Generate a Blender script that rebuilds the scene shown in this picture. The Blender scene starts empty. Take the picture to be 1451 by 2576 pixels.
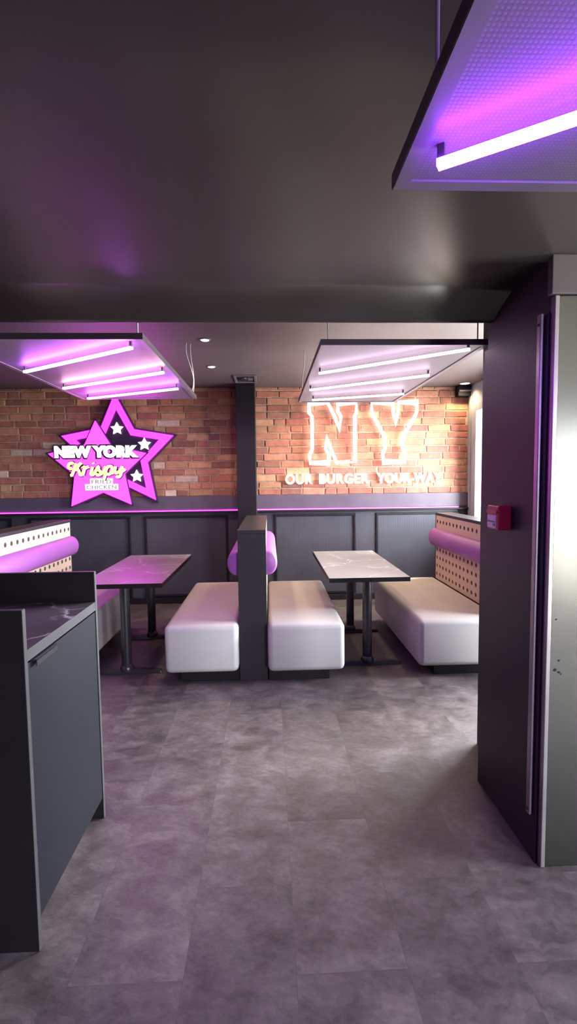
import bpy, bmesh, math, random
from mathutils import Vector, Matrix
random.seed(7)
S = bpy.context.scene
COL = S.collection
PI = math.pi

# ------------------------------------------------------------------ render look
S.view_settings.view_transform = 'Standard'
S.view_settings.look = 'None'
S.view_settings.gamma = 1.0
S.view_settings.use_curve_mapping = False
S.view_settings.exposure = 0.0
S.cycles.use_denoising = True
S.cycles.max_bounces = 8
S.cycles.diffuse_bounces = 4
S.cycles.glossy_bounces = 4
S.cycles.transparent_max_bounces = 8
S.cycles.sample_clamp_indirect = 6.0
S.cycles.caustics_reflective = False
S.cycles.caustics_refractive = False

# ------------------------------------------------------------------ materials
def lin(c):
    return tuple(((v / 255) / 12.92 if v <= 10 else (((v / 255) + 0.055) / 1.055) ** 2.4) for v in c)

class NT:
    """small helper around a node tree"""
    def __init__(self, name):
        self.m = bpy.data.materials.new(name)
        self.m.use_nodes = True
        self.t = self.m.node_tree
        self.b = self.t.nodes['Principled BSDF']
        self.out = self.t.nodes['Material Output']
    def n(self, kind, **kw):
        nd = self.t.nodes.new(kind)
        for k, v in kw.items():
            if k in nd.inputs:
                nd.inputs[k].default_value = v
            else:
                setattr(nd, k, v)
        return nd
    def l(self, a, b):
        self.t.links.new(a, b)
    def obj(self, scale=(1, 1, 1), loc=(0, 0, 0), rot=(0, 0, 0)):
        tc = self.n('ShaderNodeTexCoord')
        mp = self.n('ShaderNodeMapping')
        mp.inputs['Scale'].default_value = scale
        mp.inputs['Location'].default_value = loc
        mp.inputs['Rotation'].default_value = rot
        self.l(tc.outputs['Object'], mp.inputs['Vector'])
        return mp.outputs['Vector']
    def ramp(self, fac, stops):
        r = self.n('ShaderNodeValToRGB')
        el = r.color_ramp.elements
        while len(el) < len(stops):
            el.new(0.5)
        for e, (p, c) in zip(el, stops):
            e.position = p
            e.color = (*c, 1)
        self.l(fac, r.inputs['Fac'])
        return r.outputs['Color']
    def bump(self, h, strength=0.2, dist=0.01, prev=None):
        b = self.n('ShaderNodeBump')
        b.inputs['Strength'].default_value = strength
        b.inputs['Distance'].default_value = dist
        self.l(h, b.inputs['Height'])
        if prev is not None:
            self.l(prev, b.inputs['Normal'])
        return b.outputs['Normal']

def satin(name, col, rough=0.45, metal=0.0, var=0.12, nscale=6.0, spec=0.5, bump=0.04, bscale=90.0, coat=0.0):
    t = NT(name)
    v = t.obj()
    no = t.n('ShaderNodeTexNoise', Scale=nscale, Detail=4.0)
    t.l(v, no.inputs['Vector'])
    lo = tuple(c * (1 - var) for c in col)
    hi = tuple(min(1, c * (1 + var)) for c in col)
    t.l(t.ramp(no.outputs['Fac'], [(0.3, lo), (0.7, hi)]), t.b.inputs['Base Color'])
    n2 = t.n('ShaderNodeTexNoise', Scale=bscale, Detail=3.0)
    t.l(v, n2.inputs['Vector'])
    t.l(t.bump(n2.outputs['Fac'], bump, 0.005), t.b.inputs['Normal'])
    t.b.inputs['Roughness'].default_value = rough
    t.b.inputs['Metallic'].default_value = metal
    t.b.inputs['Specular IOR Level'].default_value = spec
    t.b.inputs['Coat Weight'].default_value = coat
    return t.m

def glow(name, col, strength, base=None):
    t = NT(name)
    t.b.inputs['Base Color'].default_value = (*(base or col), 1)
    t.b.inputs['Emission Color'].default_value = (*col, 1)
    t.b.inputs['Emission Strength'].default_value = strength
    t.b.inputs['Roughness'].default_value = 0.4
    return t.m

def mat_floor():
    t = NT('slate_vinyl')
    v = t.obj(loc=(0.0, 0, 0))
    # tiles 0.335 wide, 0.67 long, running away from the camera, staggered by column
    rot = t.obj(rot=(0, 0, PI / 2), loc=(0.05, 0.29, 0))
    br = t.n('ShaderNodeTexBrick', offset=0.5, offset_frequency=2, squash=1.0)
    br.inputs['Scale'].default_value = 1.0
    br.inputs['Brick Width'].default_value = 0.67
    br.inputs['Row Height'].default_value = 0.353
    br.inputs['Mortar Size'].default_value = 0.0008
    br.inputs['Mortar Smooth'].default_value = 0.3
    br.inputs['Color1'].default_value = (0, 0, 0, 1)
    br.inputs['Color2'].default_value = (1, 1, 1, 1)
    br.inputs['Mortar'].default_value = (0.5, 0.5, 0.5, 1)
    t.l(rot, br.inputs['Vector'])
    # shift the stone pattern per tile so that neighbouring tiles do not match
    sc = t.n('ShaderNodeVectorMath', operation='SCALE')
    sc.inputs['Scale'].default_value = 9.0
    t.l(br.outputs['Color'], sc.inputs[0])
    ad = t.n('ShaderNodeVectorMath', operation='ADD')
    t.l(v, ad.inputs[0]); t.l(sc.outputs[0], ad.inputs[1])
    st = t.n('ShaderNodeMapping'); st.inputs['Scale'].default_value = (1.0, 1.5, 1.0); st.inputs['Rotation'].default_value = (0, 0, 0.55)
    t.l(ad.outputs[0], st.inputs['Vector'])
    n1 = t.n('ShaderNodeTexNoise', Scale=2.4, Detail=8.0, Roughness=0.6, Distortion=0.3)
    t.l(ad.outputs[0], n1.inputs['Vector'])
    n2 = t.n('ShaderNodeTexNoise', Scale=7.5, Detail=10.0, Roughness=0.58, Distortion=0.35)
    t.l(st.outputs['Vector'], n2.inputs['Vector'])
    n3 = t.n('ShaderNodeTexNoise', Scale=28.0, Detail=8.0, Roughness=0.65)
    t.l(st.outputs['Vector'], n3.inputs['Vector'])
    c1 = t.ramp(n1.outputs['Fac'], [(0.34, (0.070, 0.054, 0.057)), (0.5, (0.093, 0.074, 0.076)), (0.66, (0.118, 0.097, 0.098))])
    # cleft layers of the stone: plateaus with crisp broken edges
    flake = t.ramp(n2.outputs['Fac'], [(0.36, (0.56, 0.55, 0.55)), (0.40, (0.76, 0.75, 0.75)), (0.475, (0.80, 0.79, 0.79)), (0.49, (0.98, 0.97, 0.97)), (0.565, (1.05, 1.05, 1.05)), (0.58, (1.22, 1.20, 1.20)), (0.68, (1.32, 1.30, 1.30))])
    c3 = t.ramp(n3.outputs['Fac'], [(0.32, (0.70, 0.69, 0.69)), (0.5, (1, 1, 1)), (0.68, (1.28, 1.26, 1.26))])
    mx = t.n('ShaderNodeMixRGB', blend_type='MULTIPLY'); mx.inputs['Fac'].default_value = 0.85
    t.l(c1, mx.inputs[1]); t.l(flake, mx.inputs[2])
    m4 = t.n('ShaderNodeMixRGB', blend_type='MULTIPLY'); m4.inputs['Fac'].default_value = 0.8
    t.l(mx.outputs[0], m4.inputs[1]); t.l(c3, m4.inputs[2]); mx = m4
    # overall tile tone
    tone = t.ramp(br.outputs['Color'], [(0.0, (0.86, 0.86, 0.86)), (1.0, (1.12, 1.12, 1.10))])
    m2 = t.n('ShaderNodeMixRGB', blend_type='MULTIPLY'); m2.inputs['Fac'].default_value = 1.0
    t.l(mx.outputs[0], m2.inputs[1]); t.l(tone, m2.inputs[2])
    m3 = t.n('ShaderNodeMixRGB', blend_type='MIX')
    t.l(br.outputs['Fac'], m3.inputs['Fac']); t.l(m2.outputs[0], m3.inputs[1])
    m3.inputs[2].default_value = (0.055, 0.044, 0.046, 1)
    t.l(m3.outputs[0], t.b.inputs['Base Color'])
    t.l(t.ramp(n2.outputs['Fac'], [(0.3, (0.38,) * 3), (0.7, (0.58,) * 3)]), t.b.inputs['Roughness'])
    nb = t.bump(flake, 0.35, 0.004)
    nb = t.bump(n3.outputs['Fac'], 0.3, 0.003, nb)
    t.l(nb, t.b.inputs['Normal'])
    return t.m

def mat_brick():
    t = NT('old_brick')
    at = t.n('ShaderNodeAttribute', attribute_name='brick_tone')
    v = t.obj()
    n1 = t.n('ShaderNodeTexNoise', Scale=9.0, Detail=8.0, Roughness=0.65)
    t.l(v, n1.inputs['Vector'])
    n2 = t.n('ShaderNodeTexNoise', Scale=45.0, Detail=6.0, Roughness=0.7)
    t.l(v, n2.inputs['Vector'])
    c = t.ramp(n1.outputs['Fac'], [(0.3, (0.62, 0.58, 0.55)), (0.55, (1, 1, 1)), (0.75, (1.3, 1.32, 1.35))])
    mx = t.n('ShaderNodeMixRGB', blend_type='MULTIPLY'); mx.inputs['Fac'].default_value = 0.8
    t.l(at.outputs['Color'], mx.inputs[1]); t.l(c, mx.inputs[2])
    t.l(mx.outputs[0], t.b.inputs['Base Color'])
    t.b.inputs['Roughness'].default_value = 0.85
    nb = t.bump(n2.outputs['Fac'], 0.5, 0.008)
    nb = t.bump(n1.outputs['Fac'], 0.5, 0.02, nb)
    t.l(nb, t.b.inputs['Normal'])
    return t.m

def mat_marble(name, dark, light, rough=0.28):
    t = NT(name)
    v = t.obj()
    w = t.n('ShaderNodeTexNoise', Scale=2.2, Detail=5.0)
    t.l(v, w.inputs['Vector'])
    mixv = t.n('ShaderNodeMixRGB'); mixv.inputs['Fac'].default_value = 0.35
    t.l(v, mixv.inputs[1]); t.l(w.outputs['Color'], mixv.inputs[2])
    vo = t.n('ShaderNodeTexVoronoi', feature='DISTANCE_TO_EDGE')
    vo.inputs['Scale'].default_value = 3.4
    t.l(mixv.outputs[0], vo.inputs['Vector'])
    br = t.n('ShaderNodeTexNoise', Scale=4.0, Detail=3.0)
    t.l(v, br.inputs['Vector'])
    vein = t.ramp(vo.outputs['Distance'], [(0.0, (1, 1, 1)), (0.012, (0.25, 0.25, 0.25)), (0.03, (0, 0, 0))])
    brk = t.ramp(br.outputs['Fac'], [(0.40, (0, 0, 0)), (0.55, (1, 1, 1))])
    mul = t.n('ShaderNodeMixRGB', blend_type='MULTIPLY'); mul.inputs['Fac'].default_value = 1
    t.l(vein, mul.inputs[1]); t.l(brk, mul.inputs[2])
    base = t.ramp(w.outputs['Fac'], [(0.3, tuple(c * 0.75 for c in dark)), (0.7, tuple(c * 1.3 for c in dark))])
    fin = t.n('ShaderNodeMixRGB')
    t.l(mul.outputs[0], fin.inputs['Fac']); t.l(base, fin.inputs[1])
    fin.inputs[2].default_value = (*light, 1)
    t.l(fin.outputs[0], t.b.inputs['Base Color'])
    t.b.inputs['Roughness'].default_value = rough
    t.b.inputs['Specular IOR Level'].default_value = 0.6
    return t.m

def mat_perforated(name, col):
    """painted sheet metal with rows of tiny punched holes"""
    t = NT(name)
    v = t.obj(scale=(1 / 0.0075,) * 3)
    fr = t.n('ShaderNodeVectorMath', operation='FRACTION')
    t.l(v, fr.inputs[0])
    sb = t.n('ShaderNodeVectorMath', operation='SUBTRACT'); sb.inputs[1].default_value = (0.5, 0.5, 0)
    t.l(fr.outputs[0], sb.inputs[0])
    sep = t.n('ShaderNodeSeparateXYZ'); t.l(sb.outputs[0], sep.inputs[0])
    cmb = t.n('ShaderNodeCombineXYZ'); t.l(sep.outputs[0], cmb.inputs[0]); t.l(sep.outputs[1], cmb.inputs[1])
    ln = t.n('ShaderNodeVectorMath', operation='LENGTH'); t.l(cmb.outputs[0], ln.inputs[0])
    c = t.ramp(ln.outputs['Value'], [(0.16, tuple(k * 1.45 for k in col)), (0.26, col)])
    t.l(c, t.b.inputs['Base Color'])
    t.b.inputs['Roughness'].default_value = 0.42
    t.l(t.bump(ln.outputs['Value'], 0.15, 0.002), t.b.inputs['Normal'])
    return t.m

def mat_leatherette(name, col, rough=0.42, coat=0.0):
    t = NT(name)
    v = t.obj()
    vo = t.n('ShaderNodeTexVoronoi'); vo.inputs['Scale'].default_value = 260.0
    t.l(v, vo.inputs['Vector'])
    no = t.n('ShaderNodeTexNoise', Scale=3.0, Detail=5.0)
    t.l(v, no.inputs['Vector'])
    t.l(t.ramp(no.outputs['Fac'], [(0.3, tuple(c * 0.92 for c in col)), (0.7, tuple(min(1, c * 1.05) for c in col))]), t.b.inputs['Base Color'])
    nb = t.bump(vo.outputs['Distance'], 0.06, 0.002)
    nb = t.bump(no.outputs['Fac'], 0.12, 0.03, nb)
    t.l(nb, t.b.inputs['Normal'])
    t.b.inputs['Roughness'].default_value = rough
    t.b.inputs['Coat Weight'].default_value = coat
    return t.m

def mat_glass():
    t = NT('window_glass')
    tr = t.n('ShaderNodeBsdfTransparent'); tr.inputs['Color'].default_value = (0.96, 0.98, 0.98, 1)
    gl = t.n('ShaderNodeBsdfGlossy'); gl.inputs['Roughness'].default_value = 0.02
    mx = t.n('ShaderNodeMixShader'); mx.inputs['Fac'].default_value = 0.06
    t.l(tr.outputs[0], mx.inputs[1]); t.l(gl.outputs[0], mx.inputs[2])
    t.l(mx.outputs[0], t.out.inputs['Surface'])
    return t.m

def mat_beadboard():
    t = NT('black_panelling')
    v = t.obj()
    wv = t.n('ShaderNodeTexWave', wave_type='BANDS', bands_direction='X', wave_profile='SIN')
    wv.inputs['Scale'].default_value = 14.0
    t.l(v, wv.inputs['Vector'])
    no = t.n('ShaderNodeTexNoise', Scale=4.0, Detail=5.0)
    t.l(v, no.inputs['Vector'])
    t.l(t.ramp(no.outputs['Fac'], [(0.3, (0.058, 0.056, 0.072)), (0.7, (0.078, 0.075, 0.094))]), t.b.inputs['Base Color'])
    t.l(t.bump(wv.outputs['Fac'], 0.12, 0.004), t.b.inputs['Normal'])
    t.b.inputs['Roughness'].default_value = 0.5
    return t.m

def mat_steel():
    t = NT('brushed_steel_sheet')
    v = t.obj(scale=(1.0, 1.0, 0.25))
    no = t.n('ShaderNodeTexNoise', Scale=3.0, Detail=2.0)
    t.l(v, no.inputs['Vector'])
    t.l(t.ramp(no.outputs['Fac'], [(0.3, (0.11, 0.108, 0.10)), (0.7, (0.125, 0.122, 0.114))]), t.b.inputs['Base Color'])
    # a few rubbed grey scuffs
    v2 = t.obj(loc=(0, 0, 0))
    n2 = t.n('ShaderNodeTexNoise', Scale=2.0, Detail=1.0)
    t.l(v2, n2.inputs['Vector'])
    t.l(t.ramp(n2.outputs['Fac'], [(0.3, (0.25,) * 3), (0.7, (0.28,) * 3)]), t.b.inputs['Roughness'])
    t.b.inputs['Metallic'].default_value = 1.0
    return t.m

M = {}
M['floor'] = mat_floor()
M['brick'] = mat_brick()
M['mortar'] = satin('lime_mortar', (0.42, 0.31, 0.23), 0.9, var=0.25, nscale=25, bump=0.4, bscale=60)
M['ceil'] = satin('black_satin_ceiling', (0.034, 0.028, 0.028), 0.34, var=0.08, nscale=2, bump=0.01, bscale=12, spec=0.6)
M['ceil2'] = satin('dark_grey_ceiling', (0.11, 0.095, 0.105), 0.5, var=0.1, nscale=2, bump=0.03, bscale=25)
M['wall'] = satin('black_wall', (0.020, 0.015, 0.020), 0.5, spec=0.28, var=0.12, nscale=3)
M['panel'] = mat_beadboard()
M['dado'] = satin('plum_grey_paint', (0.11, 0.085, 0.125), 0.45)
M['black'] = satin('black_laminate', (0.009, 0.007, 0.009), 0.45, var=0.12, spec=0.3)
M['blackfr'] = satin('black_frame_laminate', (0.028, 0.024, 0.027), 0.33, var=0.12)
M['charcoal'] = satin('charcoal_laminate', (0.008, 0.0083, 0.012), 0.5, var=0.08, spec=0.15)
M['edge'] = satin('grey_edge_band', (0.042, 0.039, 0.042), 0.45, spec=0.3)
M['metal'] = satin('black_powder_coat', (0.035, 0.034, 0.038), 0.28, metal=0.4)
M['marble'] = mat_marble('charcoal_marble_laminate', (0.20, 0.19, 0.185), (0.62, 0.58, 0.57), 0.36)
M['marble2'] = mat_marble('black_marble_laminate', (0.075, 0.062, 0.070), (0.50, 0.44, 0.48), 0.25)
M['seat'] = mat_leatherette('cream_leatherette', (0.50, 0.475, 0.465), 0.45)
M['purple'] = mat_leatherette('purple_leatherette', (0.31, 0.095, 0.36), 0.42)
M['board'] = satin('cream_plywood', (0.58, 0.44, 0.34), 0.5, var=0.06)
M['holeback'] = satin('dark_backing', (0.05, 0.028, 0.022), 0.7)
M['perf'] = mat_perforated('perforated_lilac_grey_metal', (0.135, 0.115, 0.148))
M['rim'] = satin('panel_rim_metal', (0.145, 0.125, 0.158), 0.38)
M['rimdark'] = satin('dark_panel_edge', (0.04, 0.03, 0.045), 0.4)
M['led'] = glow('violet_white_led', (0.60, 0.14, 1.0), 90.0)
M['lednear'] = glow('violet_led', (0.30, 0.04, 1.0), 105.0)
M['ledlilac'] = glow('lilac_white_led', (1.0, 0.74, 0.98), 17.0)
M['ledwarm'] = glow('warm_white_led', (1.0, 0.52, 0.66), 40.0)
M['ledup'] = glow('violet_up_light', (0.36, 0.06, 1.0), 9.0)
M['ledpink'] = glow('pink_led_line', (1.0, 0.05, 1.0), 3.2)
M['ledpale'] = glow('pale_pink_led_line', (1.0, 0.12, 1.0), 2.6)
M['pinksign'] = glow('pink_backlit_acrylic', (1.0, 0.012, 0.95), 8.0, base=(0.5, 0.05, 0.5))
M['pinksign2'] = glow('pale_pink_backlit_acrylic', (1.0, 0.017, 0.98), 8.0, base=(0.5, 0.05, 0.5))
M['whitesign'] = glow('white_backlit_acrylic', (1.0, 0.97, 0.99), 1.15)
M['creamsign'] = glow('cream_backlit_acrylic', lin((255, 246, 160)), 1.05)
M['signdark'] = satin('dark_plum_sign_board', (0.035, 0.022, 0.05), 0.4)
M['neon'] = glow('white_neon_tube', (1.0, 0.93, 0.90), 3.6)
M['neonword'] = glow('white_neon_word', (1.0, 0.95, 0.93), 1.7)
M['cable'] = satin('white_cable', (0.55, 0.52, 0.55), 0.5)
M['red'] = satin('red_plastic', (0.42, 0.035, 0.03), 0.35, var=0.06)
M['white'] = satin('white_plastic', (0.72, 0.70, 0.70), 0.4, var=0.04)
M['frame'] = satin('grey_window_frame', (0.30, 0.32, 0.37), 0.4)
M['glass'] = mat_glass()
M['steel'] = mat_steel()
M['alu'] = satin('brushed_aluminium', (0.30, 0.27, 0.28), 0.35, metal=0.7)
M['lamp'] = glow('warm_lamp_lens', (1.0, 0.86, 0.55), 14.0)
M['lampwhite'] = glow('white_lamp_lens', (1.0, 0.86, 0.86), 3.0)
M['scuff'] = satin('grey_scuff', (0.02, 0.02, 0.02), 0.7, spec=0.1)

# ------------------------------------------------------------------ mesh helpers
def link(name, bm, mat, parent=None, smooth=False, bevel=0.0, seg=2, loc=None):
    me = bpy.data.meshes.new(name)
    bmesh.ops.recalc_face_normals(bm, faces=bm.faces)
    bm.to_mesh(me); bm.free()
    o = bpy.data.objects.new(name, me)
    COL.objects.link(o)
    for m in (mat if isinstance(mat, (list, tuple)) else [mat]):
        me.materials.append(m)
    if smooth:
        for p in me.polygons: p.use_smooth = True
    if bevel:
        b = o.modifiers.new('bevel', 'BEVEL'); b.width = bevel; b.segments = seg; b.limit_method = 'ANGLE'
        b.angle_limit = math.radians(40); b.harden_normals = False
    if loc is not None: o.location = loc
    if parent is not None: o.parent = parent
    return o

def box(bm, x0, x1, y0, y1, z0, z1):
    vs = [bm.verts.new((x, y, z)) for z in (z0, z1) for y in (y0, y1) for x in (x0, x1)]
    for f in ((0, 2, 3, 1), (4, 5, 7, 6), (0, 1, 5, 4), (2, 6, 7, 3), (0, 4, 6, 2), (1, 3, 7, 5)):
        bm.faces.new([vs[i] for i in f])
    return vs

def bx(name, x0, x1, y0, y1, z0, z1, mat, parent=None, bevel=0.0, seg=2):
    bm = bmesh.new(); box(bm, x0, x1, y0, y1, z0, z1)
    return link(name, bm, mat, parent, bevel=bevel, seg=seg)

def tube(bm, pts, r, n=10, closed=False, caps=True):
    """a round tube following a polyline"""
    pts = [Vector(p) for p in pts]
    rings = []
    N = len(pts)
    ref = None
    for i, p in enumerate(pts):
        if closed:
            a, b = pts[(i - 1) % N], pts[(i + 1) % N]
        else:
            a, b = pts[max(0, i - 1)], pts[min(N - 1, i + 1)]
        d = (b - a).normalized()
        # mitre scale so that the tube keeps its width in the bends
        d0 = (p - a).normalized() if (p - a).length > 1e-9 else d
        k = 1.0 / max(0.5, d.dot(d0)) if (closed or 0 < i < N - 1) else 1.0
        if ref is None or abs(ref.dot(d)) > 0.95:
            ref = Vector((0, 1, 0)) if abs(d.y) < 0.9 else Vector((1, 0, 0))
        u = d.cross(ref).normalized(); w = u.cross(d).normalized()
        rings.append([bm.verts.new(p + (u * math.cos(2 * PI * j / n) * k + w * math.sin(2 * PI * j / n)) * r) for j in range(n)])
    M_ = N if closed else N - 1
    for i in range(M_):
        A, B = rings[i], rings[(i + 1) % N]
        for j in range(n):
            bm.faces.new((A[j], A[(j + 1) % n], B[(j + 1) % n], B[j]))
    if caps and not closed:
        bm.faces.new(rings[0][::-1]); bm.faces.new(rings[-1])

def lathe(bm, prof, n=28, at=(0, 0, 0)):
    rings = [[bm.verts.new((at[0] + r * math.cos(2 * PI * j / n), at[1] + r * math.sin(2 * PI * j / n), at[2] + z)) for j in range(n)] for r, z in prof]
    for A, B in zip(rings, rings[1:]):
        for j in range(n):
            bm.faces.new((A[j], A[(j + 1) % n], B[(j + 1) % n], B[j]))
    bm.faces.new(rings[0][::-1]); bm.faces.new(rings[-1])

def prism_xz(bm, loop, y0, y1):
    """polygon in the XZ plane extruded along Y"""
    A = [bm.verts.new((x, y0, z)) for x, z in loop]
    B = [bm.verts.new((x, y1, z)) for x, z in loop]
    bm.faces.new(A); bm.faces.new(B[::-1])
    n = len(loop)
    for i in range(n):
        bm.faces.new((A[i], B[i], B[(i + 1) % n], A[(i + 1) % n]))

def ring_xz(bm, outer, inner, y0, y1):
    """band between two equally long loops, extruded along Y"""
    n = len(outer)
    v = [[bm.verts.new((x, y, z)) for x, z in lp] for y in (y0, y1) for lp in (outer, inner)]
    of, inf, ob, ib = v
    for i in range(n):
        k = (i + 1) % n
        bm.faces.new((of[i], of[k], inf[k], inf[i])); bm.faces.new((ob[i], ib[i], ib[k], ob[k]))
        bm.faces.new((of[i], ob[i], ob[k], of[k])); bm.faces.new((inf[i], inf[k], ib[k], ib[i]))

def rounded_box(name, x0, x1, y0, y1, z0, z1, r, mat, parent, crown=0.0, seg=5):
    """an upholstered block with soft edges and a slightly swollen top"""
    bm = bmesh.new()
    vs = box(bm, x0, x1, y0, y1, z0, z1)
    bmesh.ops.bevel(bm, geom=bm.edges[:], offset=r, segments=seg, profile=0.5, affect='EDGES')
    o = link(name, bm, mat, parent, smooth=True)
    return o

def thing(name, label, cat, loc=(0, 0, 0), group=None):
    o = bpy.data.objects.new(name, None)
    COL.objects.link(o)
    o.location = loc
    o.empty_display_size = 0.1
    o['label'] = label; o['category'] = cat
    if group: o['group'] = group
    return o

def tag(o, label, cat, group=None):
    o['label'] = label; o['category'] = cat
    if group: o['group'] = group
    return o

def struct(o, label=None):
    o['kind'] = 'structure'
    if label: o['label'] = label
    return o

def text_mesh(name, body, x0, x1, z0, z1, y, depth, mat, parent, bold=0.0, shear=0.0, gap=1.0):
    """lettering as real solid letters, fitted to a rectangle on a wall that faces -Y"""
    cu = bpy.data.curves.new(name, 'FONT')
    cu.body = body; cu.size = 1.0; cu.offset = bold; cu.extrude = 0.5; cu.shear = shear; cu.space_character = gap
    cu.resolution_u = 6
    tmp = bpy.data.objects.new(name, cu); COL.objects.link(tmp)
    dg = bpy.context.evaluated_depsgraph_get(); dg.update()
    me = bpy.data.meshes.new_from_object(tmp.evaluated_get(dg))
    bpy.data.objects.remove(tmp); bpy.data.curves.remove(cu)
    xs = [v.co.x for v in me.vertices]; ys = [v.co.y for v in me.vertices]
    a, b, c, d = min(xs), max(xs), min(ys), max(ys)
    for v in me.vertices:
        X = x0 + (v.co.x - a) / (b - a) * (x1 - x0)
        Z = z0 + (v.co.y - c) / (d - c) * (z1 - z0)
        v.co = Vector((X, y - depth * (v.co.z + 0.5), Z))
    me.materials.clear(); me.materials.append(mat)
    o = bpy.data.objects.new(name, me); COL.objects.link(o)
    if parent is not None: o.parent = parent
    return o

def holed_board(bm, ys, zs, cols, rows, r, x_front, x_back, n=14):
    """board in a YZ plane with round holes; ys/zs are the outer limits, cols/rows the hole centres"""
    def cuts(lo, hi, cs):
        return [lo] + [(a + b) / 2 for a, b in zip(cs, cs[1:])] + [hi]
    cy, cz = cuts(ys[0], ys[1], cols), cuts(zs[0], zs[1], rows)
    for i, c in enumerate(cols):
        for j, d in enumerate(rows):
            a0, a1, b0, b1 = cy[i], cy[i + 1], cz[j], cz[j + 1]
            circ, sq = [], []
            for k in range(n * 2):
                t = 2 * PI * k / (n * 2) + PI / 4
                co, si = math.cos(t), math.sin(t)
                circ.append((c + r * co, d + r * si))
                # matching point on the rectangle
                ty = ((a1 - c) / co) if co > 1e-9 else (((a0 - c) / co) if co < -1e-9 else 1e9)
                tz = ((b1 - d) / si) if si > 1e-9 else (((b0 - d) / si) if si < -1e-9 else 1e9)
                q = min(ty, tz)
                sq.append((c + q * co, d + q * si))
            # exact corners
            for cor in ((a0, b0), (a0, b1), (a1, b0), (a1, b1)):
                k = min(range(len(sq)), key=lambda m: (sq[m][0] - cor[0]) ** 2 + (sq[m][1] - cor[1]) ** 2)
                sq[k] = cor
            F = [bm.verts.new((x_front, *p)) for p in circ]
            Q = [bm.verts.new((x_front, *p)) for p in sq]
            B = [bm.verts.new((x_back, *p)) for p in circ]
            m = len(F)
            for k in range(m):
                l = (k + 1) % m
                bm.faces.new((Q[k], Q[l], F[l], F[k]))
                bm.faces.new((F[k], F[l], B[l], B[k]))

# ------------------------------------------------------------------ the setting
YW = 6.02            # brick wall face
HC = 2.675           # ceiling over the booths
HN = 2.345           # lower ceiling over the entrance side
XR = 2.52            # window wall
XL = -4.6
YF = -3.4

struct(bx('floor', XL - 0.1, 3.6, YF - 0.1, YW + 0.25, -0.06, 0, M['floor']))

# far ceiling, with a slightly lower board in front of it
bm = bmesh.new()
box(bm, XL, 3.6, 3.97, YW + 0.25, HC, HC + 0.08)
box(bm, XL, 3.6, 2.25, 3.97, HC - 0.012, HC + 0.08)
struct(link('ceiling', bm, M['ceil2']))

# near ceiling: flat, then swept down to a bulkhead lip
prof = [(YF - 0.1, HN), (1.0, HN)]
for k in range(0, 13):
    t = k / 12
    prof.append((2.02 + 0.22 * t, HN - 0.085 * t ** 1.5))
NCURVE = len(prof)
prof += [(2.25, 2.262), (2.255, HC + 0.08), (YF - 0.1, HC + 0.08)]
bm = bmesh.new()
A = [bm.verts.new((XL, y, z)) for y, z in prof]
B = [bm.verts.new((3.6, y, z)) for y, z in prof]
bm.faces.new(A); bm.faces.new(B[::-1])
for i in range(len(prof)):
    k = (i + 1) % len(prof)
    f = bm.faces.new((A[i], A[k], B[k], B[i])); f.smooth = i < NCURVE - 1
cl_ = struct(link('ceiling_lowered', bm, M['ceil']))

# --- back wall: core, bricks, dado and panelling
bm = bmesh.new(); box(bm, XL, 3.6, YW - 0.006, YW + 0.25, 0, HC)
wb = struct(link('wall_back', bm, M['mortar']))

def brick_wall():
    bm = bmesh.new()
    lay = bm.loops.layers.float_color.new('brick_tone')
    ch, L = 0.0865, 0.285
    z = 1.345; row = 0
    tones = [(0.31, 0.118, 0.085), (0.27, 0.098, 0.074), (0.36, 0.155, 0.104), (0.22, 0.095, 0.070), (0.38, 0.20, 0.12), (0.31, 0.14, 0.095)]
    while z < HC - 0.01:
        x = XL + (0.0 if row % 2 else -L / 2) + random.uniform(-0.03, 0.03)
        zt = min(z + ch - 0.013, HC)
        while x < XR + 0.05:
            w = L * random.choice((1, 1, 1, 0.94, 1.05, 0.52)) - 0.014
            p = random.uniform(0.012, 0.020)
            t = random.choice(tones)
            pale = (random.random() < 0.045 and x < -0.4) or (-3.35 < x < -2.6 and 1.85 < z < 2.2 and random.random() < 0.5)
            if pale: t = (0.50, 0.36, 0.30)
            k = random.uniform(1.25, 1.75)
            t = tuple(c * k for c in t)
            x0, x1 = max(XL, x), min(x + w, XR)
            if x1 - x0 > 0.03:
                n0 = len(bm.faces)
                jit = lambda s: random.uniform(-s, s)
                # front face with wavering edges and chamfer
                yf, yb = YW - p, YW + 0.02
                zm = [z + jit(.004), z + jit(.004), zt + jit(.004), zt + jit(.004)]
                xm = [x0 + jit(.004), x1 + jit(.004), x1 + jit(.004), x0 + jit(.004)]
                e = 0.006
                sx = [e, -e, -e, e]; sz = [e, e, -e, -e]
                Fv = [bm.verts.new((xm[i] + sx[i], yf + jit(.002), zm[i] + sz[i])) for i in range(4)]
                Mv = [bm.verts.new((xm[i], yf + e, zm[i])) for i in range(4)]
                Bv = [bm.verts.new((xm[i], yb, zm[i])) for i in range(4)]
                fs = [bm.faces.new(Fv)]
                for i in range(4):
                    q = (i + 1) % 4
                    fs.append(bm.faces.new((Fv[i], Fv[q], Mv[q], Mv[i])))
                    fs.append(bm.faces.new((Mv[i], Mv[q], Bv[q], Bv[i])))
                for f in fs:
                    for lp in f.loops: lp[lay] = (*t, 1)
            x += w + 0.014
        z += ch; row += 1
    return bm
o = link('brickwork', brick_wall(), M['brick'], wb)

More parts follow.
